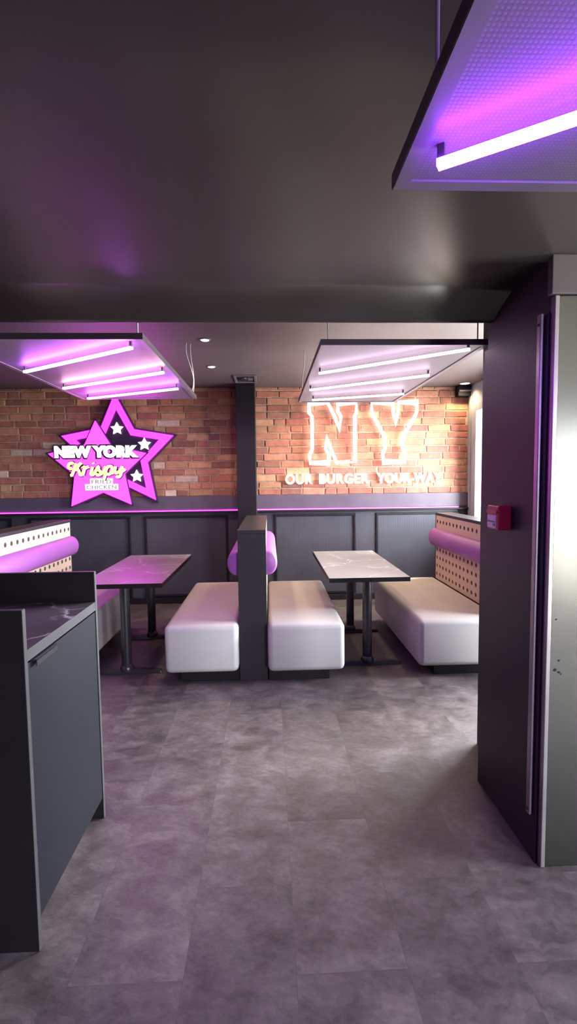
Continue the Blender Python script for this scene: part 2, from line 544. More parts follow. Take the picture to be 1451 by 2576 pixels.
# dado board, ledge, panelled lower wall
bx('dado_board', XL, XR, YW - 0.045, YW + 0.01, 1.175, 1.345, M['dado'], wb, 0.004)
bx('ledge', XL, XR, YW - 0.10, YW + 0.01, 1.138, 1.158, M['wall'], wb, 0.003)
bm = bmesh.new()
box(bm, XL, XR, YW - 0.03, YW + 0.01, 0.0, 1.138)
link('panelling', bm, M['panel'], wb)
bm = bmesh.new()
for x0, x1 in ((-4.3, -3.15), (-2.95, -1.72), (-1.55, -0.52), (0.06, 1.09), (1.345, 2.42)):
    for a0, a1, c0, c1 in ((x0, x1, 1.075, 1.105), (x0, x1, 0.085, 0.115), (x0, x0 + 0.03, 0.115, 1.075), (x1 - 0.03, x1, 0.115, 1.075)):
        box(bm, a0, a1, YW - 0.048, YW - 0.02, c0, c1)
struct(link('trim_1', bm, M['wall'], bevel=0.005), 'raised mouldings framing the black wall panels')
struct(bx('baseboard_back', XL, XR, YW - 0.055, YW - 0.025, 0.0, 0.075, M['wall'], bevel=0.004))

# column by the wall
struct(bx('column', -0.378, -0.152, 5.72, YW + 0.01, 0.0, HC, M['black'], bevel=0.004), 'slim black square column standing against the brick wall')

# --- left and front walls (outside the picture), right window wall
struct(bx('wall_left', XL - 0.15, XL, YF - 0.1, YW + 0.25, 0, HC, M['wall']))
bm = bmesh.new()
WY0, WY1, WZ0, WZ1 = 2.75, 5.80, 1.02, 2.38
box(bm, XR, XR + 0.16, 3.5, YW, 0, WZ0)
box(bm, XR, XR + 0.16, 2.62, 3.5, 0, 0.06)
box(bm, XR, XR + 0.16, 2.62, YW, WZ1, HC)
box(bm, XR, XR + 0.16, 2.62, WY0, 0.06, WZ1)
box(bm, XR, XR + 0.16, WY1, YW, WZ0, WZ1)
struct(link('wall_right', bm, M['frame']))
win = bx('window_1', 0, 1, 0, 1, 0, 1, M['frame']); bpy.data.objects.remove(win)
bm = bmesh.new()
fx0, fx1 = XR - 0.012, XR + 0.07
box(bm, fx0, fx1, WY1 - 0.05, WY1 + 0.05, WZ0 - 0.05, WZ1 + 0.05)
box(bm, fx0, fx1, WY1 + 0.10, WY1 + 0.15, WZ0 - 0.05, WZ1 + 0.25)
box(bm, fx0, fx1, WY0 - 0.03, WY0 + 0.05, 0.02, WZ1 + 0.05)
box(bm, fx0, fx1, 3.46, 3.53, 0.02, WZ1 - 0.04)
box(bm, fx0, fx1, WY0 + 0.05, 3.46, 0.02, 0.10)
box(bm, fx0, fx1, 4.15, 4.22, WZ0 + 0.05, WZ1 - 0.05)
box(bm, fx0, fx1, 3.53, WY1 - 0.05, WZ0 - 0.05, WZ0 + 0.04)
box(bm, fx0, fx1, WY0 + 0.05, WY1 - 0.05, WZ1 - 0.04, WZ1 + 0.05)
win = struct(link('window_1', bm, M['frame'], bevel=0.004), 'grey framed side window beside the brick wall')
bx('glass', XR + 0.025, XR + 0.033, 3.53, WY1 - 0.05, WZ0 + 0.04, WZ1 - 0.04, M['glass'], win)
bx('glass', XR + 0.025, XR + 0.033, WY0 + 0.05, 3.46, 0.10, WZ1 - 0.04, M['glass'], win)

# shopfront behind the camera
bm = bmesh.new()
FZ0, FZ1 = 0.25, 2.2
box(bm, XL, 3.6, YF - 0.15, YF, FZ1, HC)
box(bm, XL, 3.6, YF - 0.15, YF, 0, FZ0)
for a, b in ((XL, 2.2), (3.2, 3.6)):
    box(bm, a, b, YF - 0.15, YF, FZ0, FZ1)
struct(link('wall_front', bm, M['wall']))
bm = bmesh.new()
for a in (2.2, 3.13):
    box(bm, a, a + 0.07, YF - 0.10, YF - 0.03, FZ0, FZ1)
w2 = struct(link('window_2', bm, M['frame']))
bx('glass', 2.25, 3.15, YF - 0.07, YF - 0.062, FZ0, FZ1, M['glass'], w2)
bm = bmesh.new()
EW = ((-2.6, -1.5, 0.12, 2.1), (0.75, 1.66, 0.15, 2.2))
ys = [YF - 0.1]
for e0, e1, z0, z1 in EW:
    box(bm, 3.6, 3.75, ys[-1], e0, 0, HC)
    box(bm, 3.6, 3.75, e0, e1, 0, z0); box(bm, 3.6, 3.75, e0, e1, z1, HC)
    ys.append(e1)
box(bm, 3.6, 3.75, ys[-1], 2.62, 0, HC)
struct(link('wall_entrance', bm, M['wall']))
for i, (e0, e1, z0, z1) in enumerate(EW):
    bm = bmesh.new()
    box(bm, 3.62, 3.69, e0, e0 + 0.06, z0, z1); box(bm, 3.62, 3.69, e1 - 0.06, e1, z0, z1)
    box(bm, 3.62, 3.69, e0 + 0.06, e1 - 0.06, z0, z0 + 0.06); box(bm, 3.62, 3.69, e0 + 0.06, e1 - 0.06, z1 - 0.06, z1)
    w3 = struct(link('window_%d' % (3 + i), bm, M['frame']))
    bx('glass', 3.65, 3.658, e0 + 0.05, e1 - 0.05, z0 + 0.05, z1 - 0.05, M['glass'], w3)

# --- the pillar on the right: black flank, recessed jamb, steel-clad front, bulkhead
bm = bmesh.new()
box(bm, 1.05, 3.6, 1.772, 2.285, 0.0, HC)
box(bm, 1.182, 3.6, 2.285, 2.63, 0.0, HC)
pil = struct(link('wall_pillar', bm, M['wall'], bevel=0.003), 'black painted pillar wall on the right')
struct(bx('trim_2', 1.040, 1.052, 1.774, 2.30, 0.0, 2.146, M['wall'], bevel=0.003), 'black sheet facing of the pillar flank')
struct(bx('baseboard_right', 1.050, 1.07, 1.78, 2.29, 0.0, 0.12, M['wall']))
bm = bmesh.new()
box(bm, 1.068, 3.6, 1.752, 1.772, 0.002, 2.203)
cl = struct(link('wall_cladding', bm, M['steel'], bevel=0.002), 'brushed steel sheet covering the front of the pillar')
bx('edge_trim', 1.049, 1.0665, 1.746, 1.774, 0.002, 2.203, M['alu'], cl, 0.003)
bm = bmesh.new()
for (px, pz, r) in ((1.088, 0.802, 0.008), (1.104, 0.792, 0.006), (1.112, 0.785, 0.004), (1.103, 0.838, 0.005), (1.088, 1.0, 0.004)):
    n = 10
    vs = [bm.verts.new((px + r * math.cos(2 * PI * k / n) * random.uniform(.7, 1.3), 1.7515, pz + r * 0.8 * math.sin(2 * PI * k / n))) for k in range(n)]
    bm.faces.new(vs)
link('scuff_marks', bm, M['scuff'], cl)
bx('bulkhead', 1.034, 3.6, 1.742, 1.772, 2.206, HN, M['ceil2'], None, 0.003)
struct(bpy.data.objects['bulkhead'], 'grey boxed bulkhead above the steel sheet')

# aluminium strip running up the pillar flank
t = thing('vertical_rail', 'long thin grey aluminium rail fixed upright on the black pillar flank', 'rail', (1.04, 1.81, 0.185))
bm = bmesh.new(); box(bm, -0.014, 0, -0.014, 0.014, 0.0, 1.97)
link('rail', bm, M['alu'], t, bevel=0.004)
for z in (0.02, 1.93):
    bm = bmesh.new()
    lathe(bm, [(0.006, 0), (0.006, 0.003)], 10)
    bmesh.ops.transform(bm, matrix=Matrix.Translation((-0.0135, 0, z)) @ Matrix.Rotation(-PI / 2, 4, 'Y'), verts=bm.verts)
    link('screw', bm, M['metal'], t)

# fire alarm call point
t = thing('fire_call_point', 'small red fire alarm call point fixed to the black pillar', 'fire alarm', (1.04, 2.068, 1.367))
bm = bmesh.new(); box(bm, -0.056, 0.004, -0.053, 0.053, -0.053, 0.053)
link('body', bm, M['red'], t, bevel=0.007, seg=3)
bm = bmesh.new(); box(bm, -0.060, -0.054, -0.036, 0.044, -0.046, 0.012)
link('press_plate', bm, M['white'], t, bevel=0.003)
bm = bmesh.new()
box(bm, -0.0615, -0.0598, -0.03, 0.038, -0.020, -0.014)
box(bm, -0.0615, -0.0598, -0.03, -0.012, -0.036, -0.024)
link('marking', bm, M['metal'], t)
bm = bmesh.new(); box(bm, -0.063, -0.055, -0.046, 0.046, 0.018, 0.034)
link('cover_lip', bm, M['red'], t, bevel=0.003)

# ------------------------------------------------------------------ waste station at the left
t = thing('waste_station', 'black waste bin cabinet with marble top standing at the left edge', 'cabinet', (-0.78, 1.508, 0))
X0 = -1.15
def side(name, y0, y1):
    bm = bmesh.new(); box(bm, X0, -0.0015, y0, y1, 0, 1.146)
    o = link(name, bm, M['black'], t, bevel=0.0015)
    bm = bmesh.new(); box(bm, -0.0015, 0, y0, y1, 0, 1.146); box(bm, X0, -0.0015, y0, y1, 1.146, 1.1475)
    e = link('edge_band', bm, M['edge'], o)
side('side_panel', 0.0, 0.019)
side('side_panel', 0.622, 0.641)
# worktop with a round waste hole
bm = bmesh.new()
hx, hy, hr, n = -0.285, 0.36, 0.10, 40
x0, x1, y0, y1 = X0, -0.004, 0.019, 0.622
circ, sq = [], []
for k in range(n):
    a = 2 * PI * k / n + 0.01
    co, si = math.cos(a), math.sin(a)
    circ.append((hx + hr * co, hy + hr * si))
    q = min((x1 - hx) / co if co > 0 else (x0 - hx) / co, (y1 - hy) / si if si > 0 else (y0 - hy) / si)
    sq.append((hx + q * co, hy + q * si))
for cor in ((x0, y0), (x0, y1), (x1, y0), (x1, y1)):
    k = min(range(n), key=lambda m: (sq[m][0] - cor[0]) ** 2 + (sq[m][1] - cor[1]) ** 2); sq[k] = cor
V = [[bm.verts.new((*p, z)) for p in lp] for z in (1.012, 0.974) for lp in (circ, sq)]
ct, st, cb, sb_ = V
for k in range(n):
    l = (k + 1) % n
    bm.faces.new((st[k], st[l], ct[l], ct[k])); bm.faces.new((sb_[k], cb[k], cb[l], sb_[l]))
    bm.faces.new((ct[k], ct[l], cb[l], cb[k])); bm.faces.new((st[k], sb_[k], sb_[l], st[l]))
wt = link('worktop', bm, M['marble2'], t)
bx('edge_band', -0.004, -0.001, 0.019, 0.622, 0.974, 1.012, M['edge'], t)
bm = bmesh.new(); lathe(bm, [(0.098, 0), (0.098, 0.40)], 32, (hx, hy, 0.55))
bmesh.ops.delete(bm, geom=[f for f in bm.faces if len(f.verts) > 4 and f.calc_center_median().z > 0.8], context='FACES')
link('bin_liner', bm, M['holeback'], t)
d = bx('door', -0.022, -0.003, 0.0225, 0.6185, 0.10, 0.966, M['charcoal'], t, 0.0012)
bm = bmesh.new()
box(bm, -0.012, 0.014, 0.05, 0.20, 0.966, 0.970)
box(bm, 0.011, 0.014, 0.05, 0.20, 0.948, 0.968)
link('handle', bm, M['metal'], d)
bm = bmesh.new()
box(bm, X0, -0.024, 0.019, 0.622, 0.085, 0.098)
box(bm, X0, -0.06, 0.019, 0.622, 0.0, 0.085)
link('plinth', bm, M['holeback'], t)
bx('back_panel', X0 - 0.018, X0, 0.0, 0.641, 0.0, 1.146, M['black'], t)

# ------------------------------------------------------------------ booth dividers with pierced boards and bolsters
def bolster(parent, side_, y0, y1, xf, zc=0.905, rz=0.095, out=0.085):
    """half-round upholstered back roll, side_ = +1 sticks out towards +X"""
    bm = bmesh.new()
    n = 20
    def ring(y, k):
        pts = []
        for j in range(n + 1):
            a = -PI / 2 + PI * j / n
            pts.append(bm.verts.new((xf + side_ * (0.001 + out * k * math.cos(a) ** 0.8 if abs(math.cos(a)) > 1e-6 else 0.001), y, zc + rz * k * math.sin(a))))
        return pts
    st = [(y0, 0.80), (y0 + 0.008, 0.93), (y0 + 0.025, 1.0), (y1 - 0.025, 1.0), (y1 - 0.008, 0.93), (y1, 0.80)]
    R_ = [ring(y, k) for y, k in st]
    for A, B in zip(R_, R_[1:]):
        for j in range(n): bm.faces.new((A[j], A[j + 1], B[j + 1], B[j]))
        bm.faces.new((A[n], A[0], B[0], B[n]))
    bm.faces.new(R_[0]); bm.faces.new(R_[-1][::-1])
    o = link('bolster', bm, M['purple'], parent, smooth=True)
    m = o.modifiers.new('edge', 'EDGE_SPLIT'); m.split_angle = math.radians(50)
    return o

def divider(label, xa, xb, y0, y1, sides):
    """body between xa..xb; sides lists on which faces boards and bolsters are fixed"""
    H = 1.164
    t = thing('booth_divider', label, 'partition', ((xa + xb) / 2, y0, 0), 'booth dividers')
    cx = (xa + xb) / 2
    a, b = xa - cx, xb - cx
    L = y1 - y0
    bm = bmesh.new()
    fa = a + (0.0065 if -1 in sides else 0); fb = b - (0.0065 if 1 in sides else 0)
    box(bm, fa, fb, 0.002, L - 0.002, 0, H - 0.03)      # core
    link('core', bm, M['holeback'], t)
    bm = bmesh.new()
    box(bm, a, b, -0.001, 0.02, 0, H - 0.028)
    link('end_panel', bm, M['blackfr'], t, bevel=0.002)
    bm = bmesh.new()
    box(bm, a, b, L - 0.02, L + 0.001, 0, H - 0.028)
    link('end_panel', bm, M['blackfr'], t, bevel=0.002)
    bm = bmesh.new()
    box(bm, a, b, -0.001, L + 0.001, H - 0.028, H)
    link('cap', bm, M['blackfr'], t, bevel=0.002)
    for s in sides:
        xf = a + 0.001 if s < 0 else b - 0.001
        bm = bmesh.new()
        cols = []
        y = L - 0.057
        while y > 0.05:
            cols.append(y); y -= 0.088
        cols = cols[::-1]
        rows = [0.513, 0.600, 0.688, 0.775, 0.875, 0.975, 1.072]
        holed_board(bm, (0.02, L - 0.02), (0.455, H - 0.028), cols, rows, 0.0195, xf, xf - s * 0.005)
        link('pierced_board', bm, M['board'], t)
        bolster(t, s, 0.03, L - 0.012, xf)
    return t

divider('black booth divider in the centre, beside the column, with bolsters on both sides', -0.245, -0.030, 3.60, 5.06, (-1, 1))
divider('booth divider beside the side window, pierced pinkish board and purple bolster', 1.79, 1.97, 3.58, 5.08, (-1,))
divider('booth divider behind the waste cabinet, cream pierced board and purple bolster', -2.20, -2.00, 3.20, 4.88, (1,))

# ------------------------------------------------------------------ booth benches
def bench(label, x0, x1, y0, y1, px0, px1):
    t = thing('booth_bench', label, 'bench', ((x0 + x1) / 2, (y0 + y1) / 2, 0), 'cream booth benches')
    cx, cy = (x0 + x1) / 2, (y0 + y1) / 2
    rounded_box('seat', x0 - cx, x1 - cx, y0 - cy, y1 - cy, 0.095, 0.462, 0.042, M['seat'], t)
    bx('plinth', px0 - cx, px1 - cx, y0 + 0.09 - cy, y1 - 0.09 - cy, 0.0, 0.097, M['black'], t, 0.002)
    return t
bench('cream bench on the left of the centre divider, facing the purple-lit table', -0.80, -0.247, 3.52, 5.06, -0.70, -0.25)
bench('cream bench on the right of the centre divider, shaded in bands', -0.028, 0.555, 3.50, 5.06, -0.022, 0.447)
bench('cream bench under the pierced board beside the side window', 1.125, 1.788, 3.52, 5.10, 1.27, 1.78)
bench('cream bench in shade half hidden behind the waste cabinet', -1.998, -1.45, 3.20, 4.95, -1.99, -1.60)

# ------------------------------------------------------------------ tables
def table(label, cx, y0, y1, w):
    t = thing('dining_table', label, 'table', (cx, (y0 + y1) / 2, 0), 'booth tables')
    h = (y1 - y0) / 2
    bm = bmesh.new(); box(bm, -w / 2 + 0.002, w / 2 - 0.002, -h + 0.002, h - 0.002, 0.716, 0.75)
    top = link('tabletop', bm, M['marble'], t, bevel=0.0015)
    bm = bmesh.new()
    o_ = [(-w / 2, -h), (w / 2, -h), (w / 2, h), (-w / 2, h)]
    i_ = [(-w / 2 + 0.003, -h + 0.003), (w / 2 - 0.003, -h + 0.003), (w / 2 - 0.003, h - 0.003), (-w / 2 + 0.003, h - 0.003)]
    V = [[bm.verts.new((*p, z)) for p in lp] for z in (0.714, 0.7495) for lp in (o_, i_)]
    for k in range(4):
        l = (k + 1) % 4
        bm.faces.new((V[0][k], V[0][l], V[2][l], V[2][k])); bm.faces.new((V[1][k], V[3][k], V[3][l], V[1][l]))
        bm.faces.new((V[2][k], V[2][l], V[3][l], V[3][k])); bm.faces.new((V[0][k], V[1][k], V[1][l], V[0][l]))
    link('edge_band', bm, M['black'], top)
    for y in (-0.62 * 1.0 + 0.0, 0.24):
        yy = y if y < 0 else 0.235
        yy = -0.60 if y < 0 else 0.235
        leg = bpy.data.objects.new('pedestal', None)
        bm = bmesh.new()
        lathe(bm, [(0.052, 0.0), (0.054, 0.018), (0.046, 0.045), (0.039, 0.05), (0.038, 0.70), (0.05, 0.701), (0.05, 0.712)], 28, (0, yy, 0.022))
        p = link('pedestal', bm, M['metal'], t, smooth=True)
        m = p.modifiers.new('edge', 'EDGE_SPLIT'); m.split_angle = math.radians(40)
        bm = bmesh.new()
        # flat T foot tapering to turned-down toes
        n = 12
        secs = []
        for k in range(n + 1):
            u = -1 + 2 * k / n
            hw = 0.040 - 0.012 * abs(u)
            zt = 0.036 - 0.016 * abs(u) ** 2
            secs.append((u * 0.275, hw, zt))
        R_ = [[bm.verts.new((x, yy - hw, 0.0)), bm.verts.new((x, yy + hw, 0.0)), bm.verts.new((x, yy + hw * 0.75, zt)), bm.verts.new((x, yy - hw * 0.75, zt))] for x, hw, zt in secs]
        for A, B in zip(R_, R_[1:]):
            for j in range(4): bm.faces.new((A[j], A[(j + 1) % 4], B[(j + 1) % 4], B[j]))
        bm.faces.new(R_[0][::-1]); bm.faces.new(R_[-1])
        link('foot', bm, M['metal'], p, bevel=0.004)
        bpy.data.objects.remove(leg)
        bm = bmesh.new()
        box(bm, -0.24, 0.24, yy - 0.025, yy + 0.025, 0.705, 0.716)
        link('crossbar', bm, M['metal'], p)
    return t
table('marble-topped booth table lit purple, between the waste cabinet and the centre bench', -1.165, 3.70, 5.13, 0.65)
table('grey marble-topped booth table catching daylight, beneath the white neon letters', 0.795, 3.75, 5.17, 0.655)

# ------------------------------------------------------------------ hanging light panels
def panel(label, x0, x1, y0, y1, z, strips, mats, cables, up=None):
    t = thing('hanging_panel', label, 'ceiling light', (x0, y0, z), 'hanging light panels')
    w, l = x1 - x0, y1 - y0
    bm = bmesh.new(); box(bm, 0.026, w - 0.026, 0.026, l - 0.026, 0.004, 0.018)
    link('perforated_sheet', bm, M['perf'], t)
    bm = bmesh.new()
    for a in ((0, w, 0, 0.028), (0, w, l - 0.028, l), (0, 0.028, 0.028, l - 0.028), (w - 0.028, w, 0.028, l - 0.028)):
        box(bm, *a, 0.0, 0.004)
    fr = link('frame', bm, M['rim'], t)
    bm = bmesh.new()
    for a in ((-0.002, w + 0.002, -0.002, 0.001), (-0.002, w + 0.002, l - 0.001, l + 0.002), (-0.002, 0.001, 0.001, l - 0.001), (w - 0.001, w + 0.002, 0.001, l - 0.001)):
        box(bm, *a, 0.001, 0.030)
    link('edge_trim', bm, M['rimdark'], fr)
    for i, ((ax, ay), (bx_, by)) in enumerate(strips):
        A = Vector((ax, ay, 0)) - Vector((x0, y0, 0)); B = Vector((bx_, by, 0)) - Vector((x0, y0, 0))
        d = (B - A).normalized(); nrm = Vector((-d.y, d.x, 0))
        hw = 0.009
        bm = bmesh.new()
        def bar(P, Q, hw, z0, z1):
            vs = [bm.verts.new(p) for zz in (z0, z1) for p in (P - nrm * hw + Vector((0, 0, zz)), Q - nrm * hw + Vector((0, 0, zz)), Q + nrm * hw + Vector((0, 0, zz)), P + nrm * hw + Vector((0, 0, zz)))]
            for f in ((0, 3, 2, 1), (4, 5, 6, 7), (0, 1, 5, 4), (1, 2, 6, 5), (2, 3, 7, 6), (3, 0, 4, 7)):
                bm.faces.new([vs[j] for j in f])
        bar(A, B, hw, -0.034, -0.022)
        s = link('light_bar', bm, mats[i], t)
        bm = bmesh.new()
        bar(A + d * 0.001, B - d * 0.001, hw * 0.45, -0.0225, -0.018)
        bar(A, A + d * 0.012, hw * 0.5, -0.018, 0.004)
        bar(B - d * 0.012, B, hw * 0.5, -0.018, 0.004)
        link('bar_channel', bm, M['rimdark'], s)
    if up:
        bm = bmesh.new()
        for a, b, c, d_ in up: box(bm, a - x0, b - x0, c - y0, d_ - y0, 0.030, 0.040)
        link('up_light', bm, M['ledup'], t)
        bm = bmesh.new()
        for a, b, c, d_ in up: box(bm, a - x0, b - x0, c - y0, d_ - y0, 0.018, 0.030)
        link('up_light_channel', bm, M['rimdark'], t)
    for pts in cables:
        bm = bmesh.new()
        tube(bm, [Vector(p) - Vector((x0, y0, z)) for p in pts], 0.0035, 8)
        link('cable', bm, M['cable'], t, smooth=True)
    return t

def slack(x, y, z0, z1, sway=0.03, n=10):
    return [(x + sway * math.sin(PI * k / n * 1.7), y, z0 + (z1 - z0) * k / n) for k in range(n + 1)]

zp = 2.23
panel('hanging light panel over the daylit table on the right, three pale light bars', 0.278, 1.158, 2.50, 4.37, zp,
      [((0.325, 3.031), (1.042, 2.476)), ((0.315, 3.595), (1.042, 3.097)), ((0.375, 4.053), (1.071, 3.781))],
      [M['ledlilac']] * 3,
      [slack(0.318, 4.30, zp + 0.01, HC, -0.012), [(1.12, 2.56, zp + 0.01), (1.12, 2.56, HC - 0.012)], [(0.32, 2.56, zp + 0.01), (0.32, 2.56, HC - 0.012)]])
panel('hanging light panel above the pink star sign, violet glow and a warm middle bar', -1.545, -0.602, 2.395, 4.13, zp,
      [((-1.445, 2.964), (-0.667, 2.441)), ((-1.437, 3.489), (-0.632, 2.992)), ((-1.429, 3.920), (-0.646, 3.523))],
      [M['led'], M['ledwarm'], M['led']],
      [slack(-0.64, 4.06, zp + 0.01, HC, 0.028), slack(-0.625, 4.09, zp + 0.01, HC, 0.012), [(-0.64, 2.46, zp + 0.01), (-0.64, 2.46, HC - 0.012)]],
      up=[(-1.45, -1.43, 2.5, 4.0)])
zq = 2.12
panel('nearest hanging light panel, large perforated purple sheet close overhead', 0.255, 1.135, -0.90, 0.985, zq,
      [((0.302, 0.863), (1.007, 0.408)), ((0.302, 0.332), (1.007, -0.123)), ((0.302, -0.190), (1.007, -0.646))],
      [M['lednear']] * 3,
      [[(0.262, 0.755, zq + 0.01), (0.262, 0.755, HN)], [(1.12, 0.92, zq + 0.01), (1.12, 0.92, HN)], [(0.28, -0.8, zq + 0.01), (0.28, -0.8, HN)]],
      up=[(0.36, 0.38, -0.8, 0.85)])

# ------------------------------------------------------------------ recessed lights and ceiling grille
def downlight(label, x, y, z, lens, r=0.036):
    t = thing('recessed_light', label, 'ceiling light', (x, y, z), 'recessed ceiling lights')
    bm = bmesh.new(); lathe(bm, [(r + 0.012, 0.0), (r + 0.012, -0.004), (r + 0.002, -0.006), (r, -0.003)], 28)
    link('ring', bm, M['rim'], t, smooth=True)
    bm = bmesh.new(); lathe(bm, [(r * 0.96, -0.004), (r * 0.8, -0.008), (r * 0.3, -0.0095)], 24)
    link('lens', bm, lens, t, smooth=True)
downlight('small unlit-looking white recessed ceiling light nearest the low bulkhead', -0.494, 3.93, HC - 0.012, M['lampwhite'])
downlight('glowing warm yellow recessed ceiling light near the column', -0.557, 4.90, HC, M['lamp'])
downlight('bright recessed ceiling light in the far right corner by the window', 2.39, 5.80, HC, M['lampwhite'], 0.06)
downlight('added warm brick light hidden behind the right hanging panel, nearer the column', 0.55, 5.45, HC, M['lamp'])  # this and the next are added, unseen, to give the brick its golden tone
downlight('added warm brick light hidden behind the right hanging panel, nearer the window', 1.45, 5.45, HC, M['lamp'])
t = thing('ceiling_grille', 'small square metal ceiling grille just in front of the column top', 'vent', (-0.248, 5.48, HC))
bm = bmesh.new()
for a in ((-0.125, 0.125, -0.20, -0.165), (-0.125, 0.125, 0.165, 0.20), (-0.125, -0.098, -0.165, 0.165), (0.098, 0.125, -0.165, 0.165)):
    box(bm, *a, -0.012, 0)
link('frame', bm, M['rim'], t, bevel=0.003)
bm = bmesh.new(); box(bm, -0.098, 0.098, -0.165, 0.165, -0.002, 0.0)
link('recess', bm, M['rimdark'], t)
bm = bmesh.new()
lathe(bm, [(0.05, 0), (0.065, -0.006), (0.03, -0.010), (0.01, -0.012)], 24, (-0.035, 0.0, -0.002))
link('speaker_cone', bm, M['metal'], t, smooth=True)
bm = bmesh.new(); box(bm, 0.03, 0.085, -0.05, 0.06, -0.010, -0.002)
link('bracket', bm, M['rim'], t)

# dark box in the top right corner of the brick wall
t = thing('wall_box', 'small dark box in the upper right corner of the brick wall', 'box', (2.425, YW - 0.02, 2.60))
bm = bmesh.new(); box(bm, -0.075, 0.092, -0.10, 0.0, -0.06, 0.07)
link('casing', bm, M['charcoal'], t, bevel=0.006)
bm = bmesh.new(); box(bm, -0.06, 0.085, -0.104, -0.099, -0.005, 0.015)
link('stripe', bm, M['rim'], t)

# ------------------------------------------------------------------ LED lines on the ledge
o = bx('light_line', XL, -0.38, YW - 0.058, YW - 0.046, 1.1585, 1.172, M['ledpink'])
tag(o, 'pink glowing light line along the wall ledge left of the column', 'light strip', 'pink light lines')
o = bx('light_line', -0.15, 2.40, YW - 0.058, YW - 0.046, 1.1585, 1.172, M['ledpale'])
tag(o, 'pale pink glowing light line along the wall ledge right of the column', 'light strip', 'pink light lines')

# ------------------------------------------------------------------ star sign (local metres on the wall)
def star(cx, cz, R_, k=0.50, rot=0.0, sx=1.0):
    out = []
    for i in range(10):
        a = PI / 2 + rot + i * PI / 5
        r = R_ if i % 2 == 0 else R_ * k
        out.append((cx + r * math.cos(a) * sx, cz + r * math.sin(a)))
    return out
# map from the sign's drawing units (1451 x 1231) to wall metres
DU = 330 / 1451 * 0.00492
def P(u, v):
    return ((120 + u * 330 / 1451 - 664.2) * 0.00492 - 0.012, 2.5495 - (v * 280 / 1231) * 0.00492)
t = thing('star_sign', 'large pink backlit double star sign on the brick wall under the left panel', 'sign', (0, YW - 0.035, 0))
A_out = [P(*q) for q in ((755, -40), (950, 342), (1370, 412), (1085, 700), (1160, 1110), (775, 915), (430, 1105), (470, 700), (175, 408), (595, 325))]
A_in = [P(*q) for q in ((765, 125), (912, 405), (1215, 455), (1010, 678), (1062, 985), (775, 840), (520, 970), (560, 690), (325, 450), (640, 390))]
B_ = [P(*q) for q in ((545, 250), (665, 590 - 130), (1075, 600), (840, 820), (900, 1155), (603, 1022), (258, 1165), (305, 860), (35, 598), (425, 500))]
B_ = [P(*q) for q in ((545, 250), (705, 520), (1075, 600), (838, 822), (898, 1155), (603, 1022), (258, 1165), (305, 830), (35, 598), (425, 500))]
def grow(loop, d):
    n = len(loop); out = []
    cx = sum(p[0] for p in loop) / n; cz = sum(p[1] for p in loop) / n
    for i in range(n):
        a, b, c = (Vector(loop[(i - 1) % n]), Vector(loop[i]), Vector(loop[(i + 1) % n]))
        n1 = Vector(((b - a).y, -(b - a).x)).normalized(); n2 = Vector(((c - b).y, -(c - b).x)).normalized()
        m = (n1 + n2).normalized(); k = min(2.2, 1 / max(0.3, m.dot(n1)))
        out.append(tuple(b - m * d * k))
    return out
bm = bmesh.new(); prism_xz(bm, grow(A_out, 0.022), 0.0, -0.045)
link('star_backing', bm, M['signdark'], t)
bm = bmesh.new(); ring_xz(bm, A_out, A_in, -0.045, -0.062)
link('star_outline', bm, M['pinksign'], t)
bm = bmesh.new(); prism_xz(bm, grow(B_, 0.018), -0.040, -0.064)
bk = link('star_backing', bm, M['signdark'], t)
bm = bmesh.new(); prism_xz(bm, B_, -0.064, -0.082)
link('filled_star', bm, M['pinksign2'], t)
for (u, v, r) in ((770, 335, 70), (1058, 505, 72), (965, 850, 70)):
    bm = bmesh.new(); prism_xz(bm, star(*P(u, v), r * DU, 0.5), -0.045, -0.075)
    link('small_star', bm, M['whitesign'], t)
def rect(u0, v0, u1, v1):
    a = P(u0, v1); b = P(u1, v0); return a[0], b[0], a[1], b[1]
for nm, off, m, y in (('word_outline', 0.17, M['signdark'], -0.090), ('word', 0.085, M['whitesign'], -0.104)):
    g = 15 if nm == 'word_outline' else 0
    text_mesh(nm, 'NEW YORK', *rect(108 - g, 515 - g, 998 + g, 648 + g), y + 0.012, 0.012, m, t, bold=off, gap=1.06)

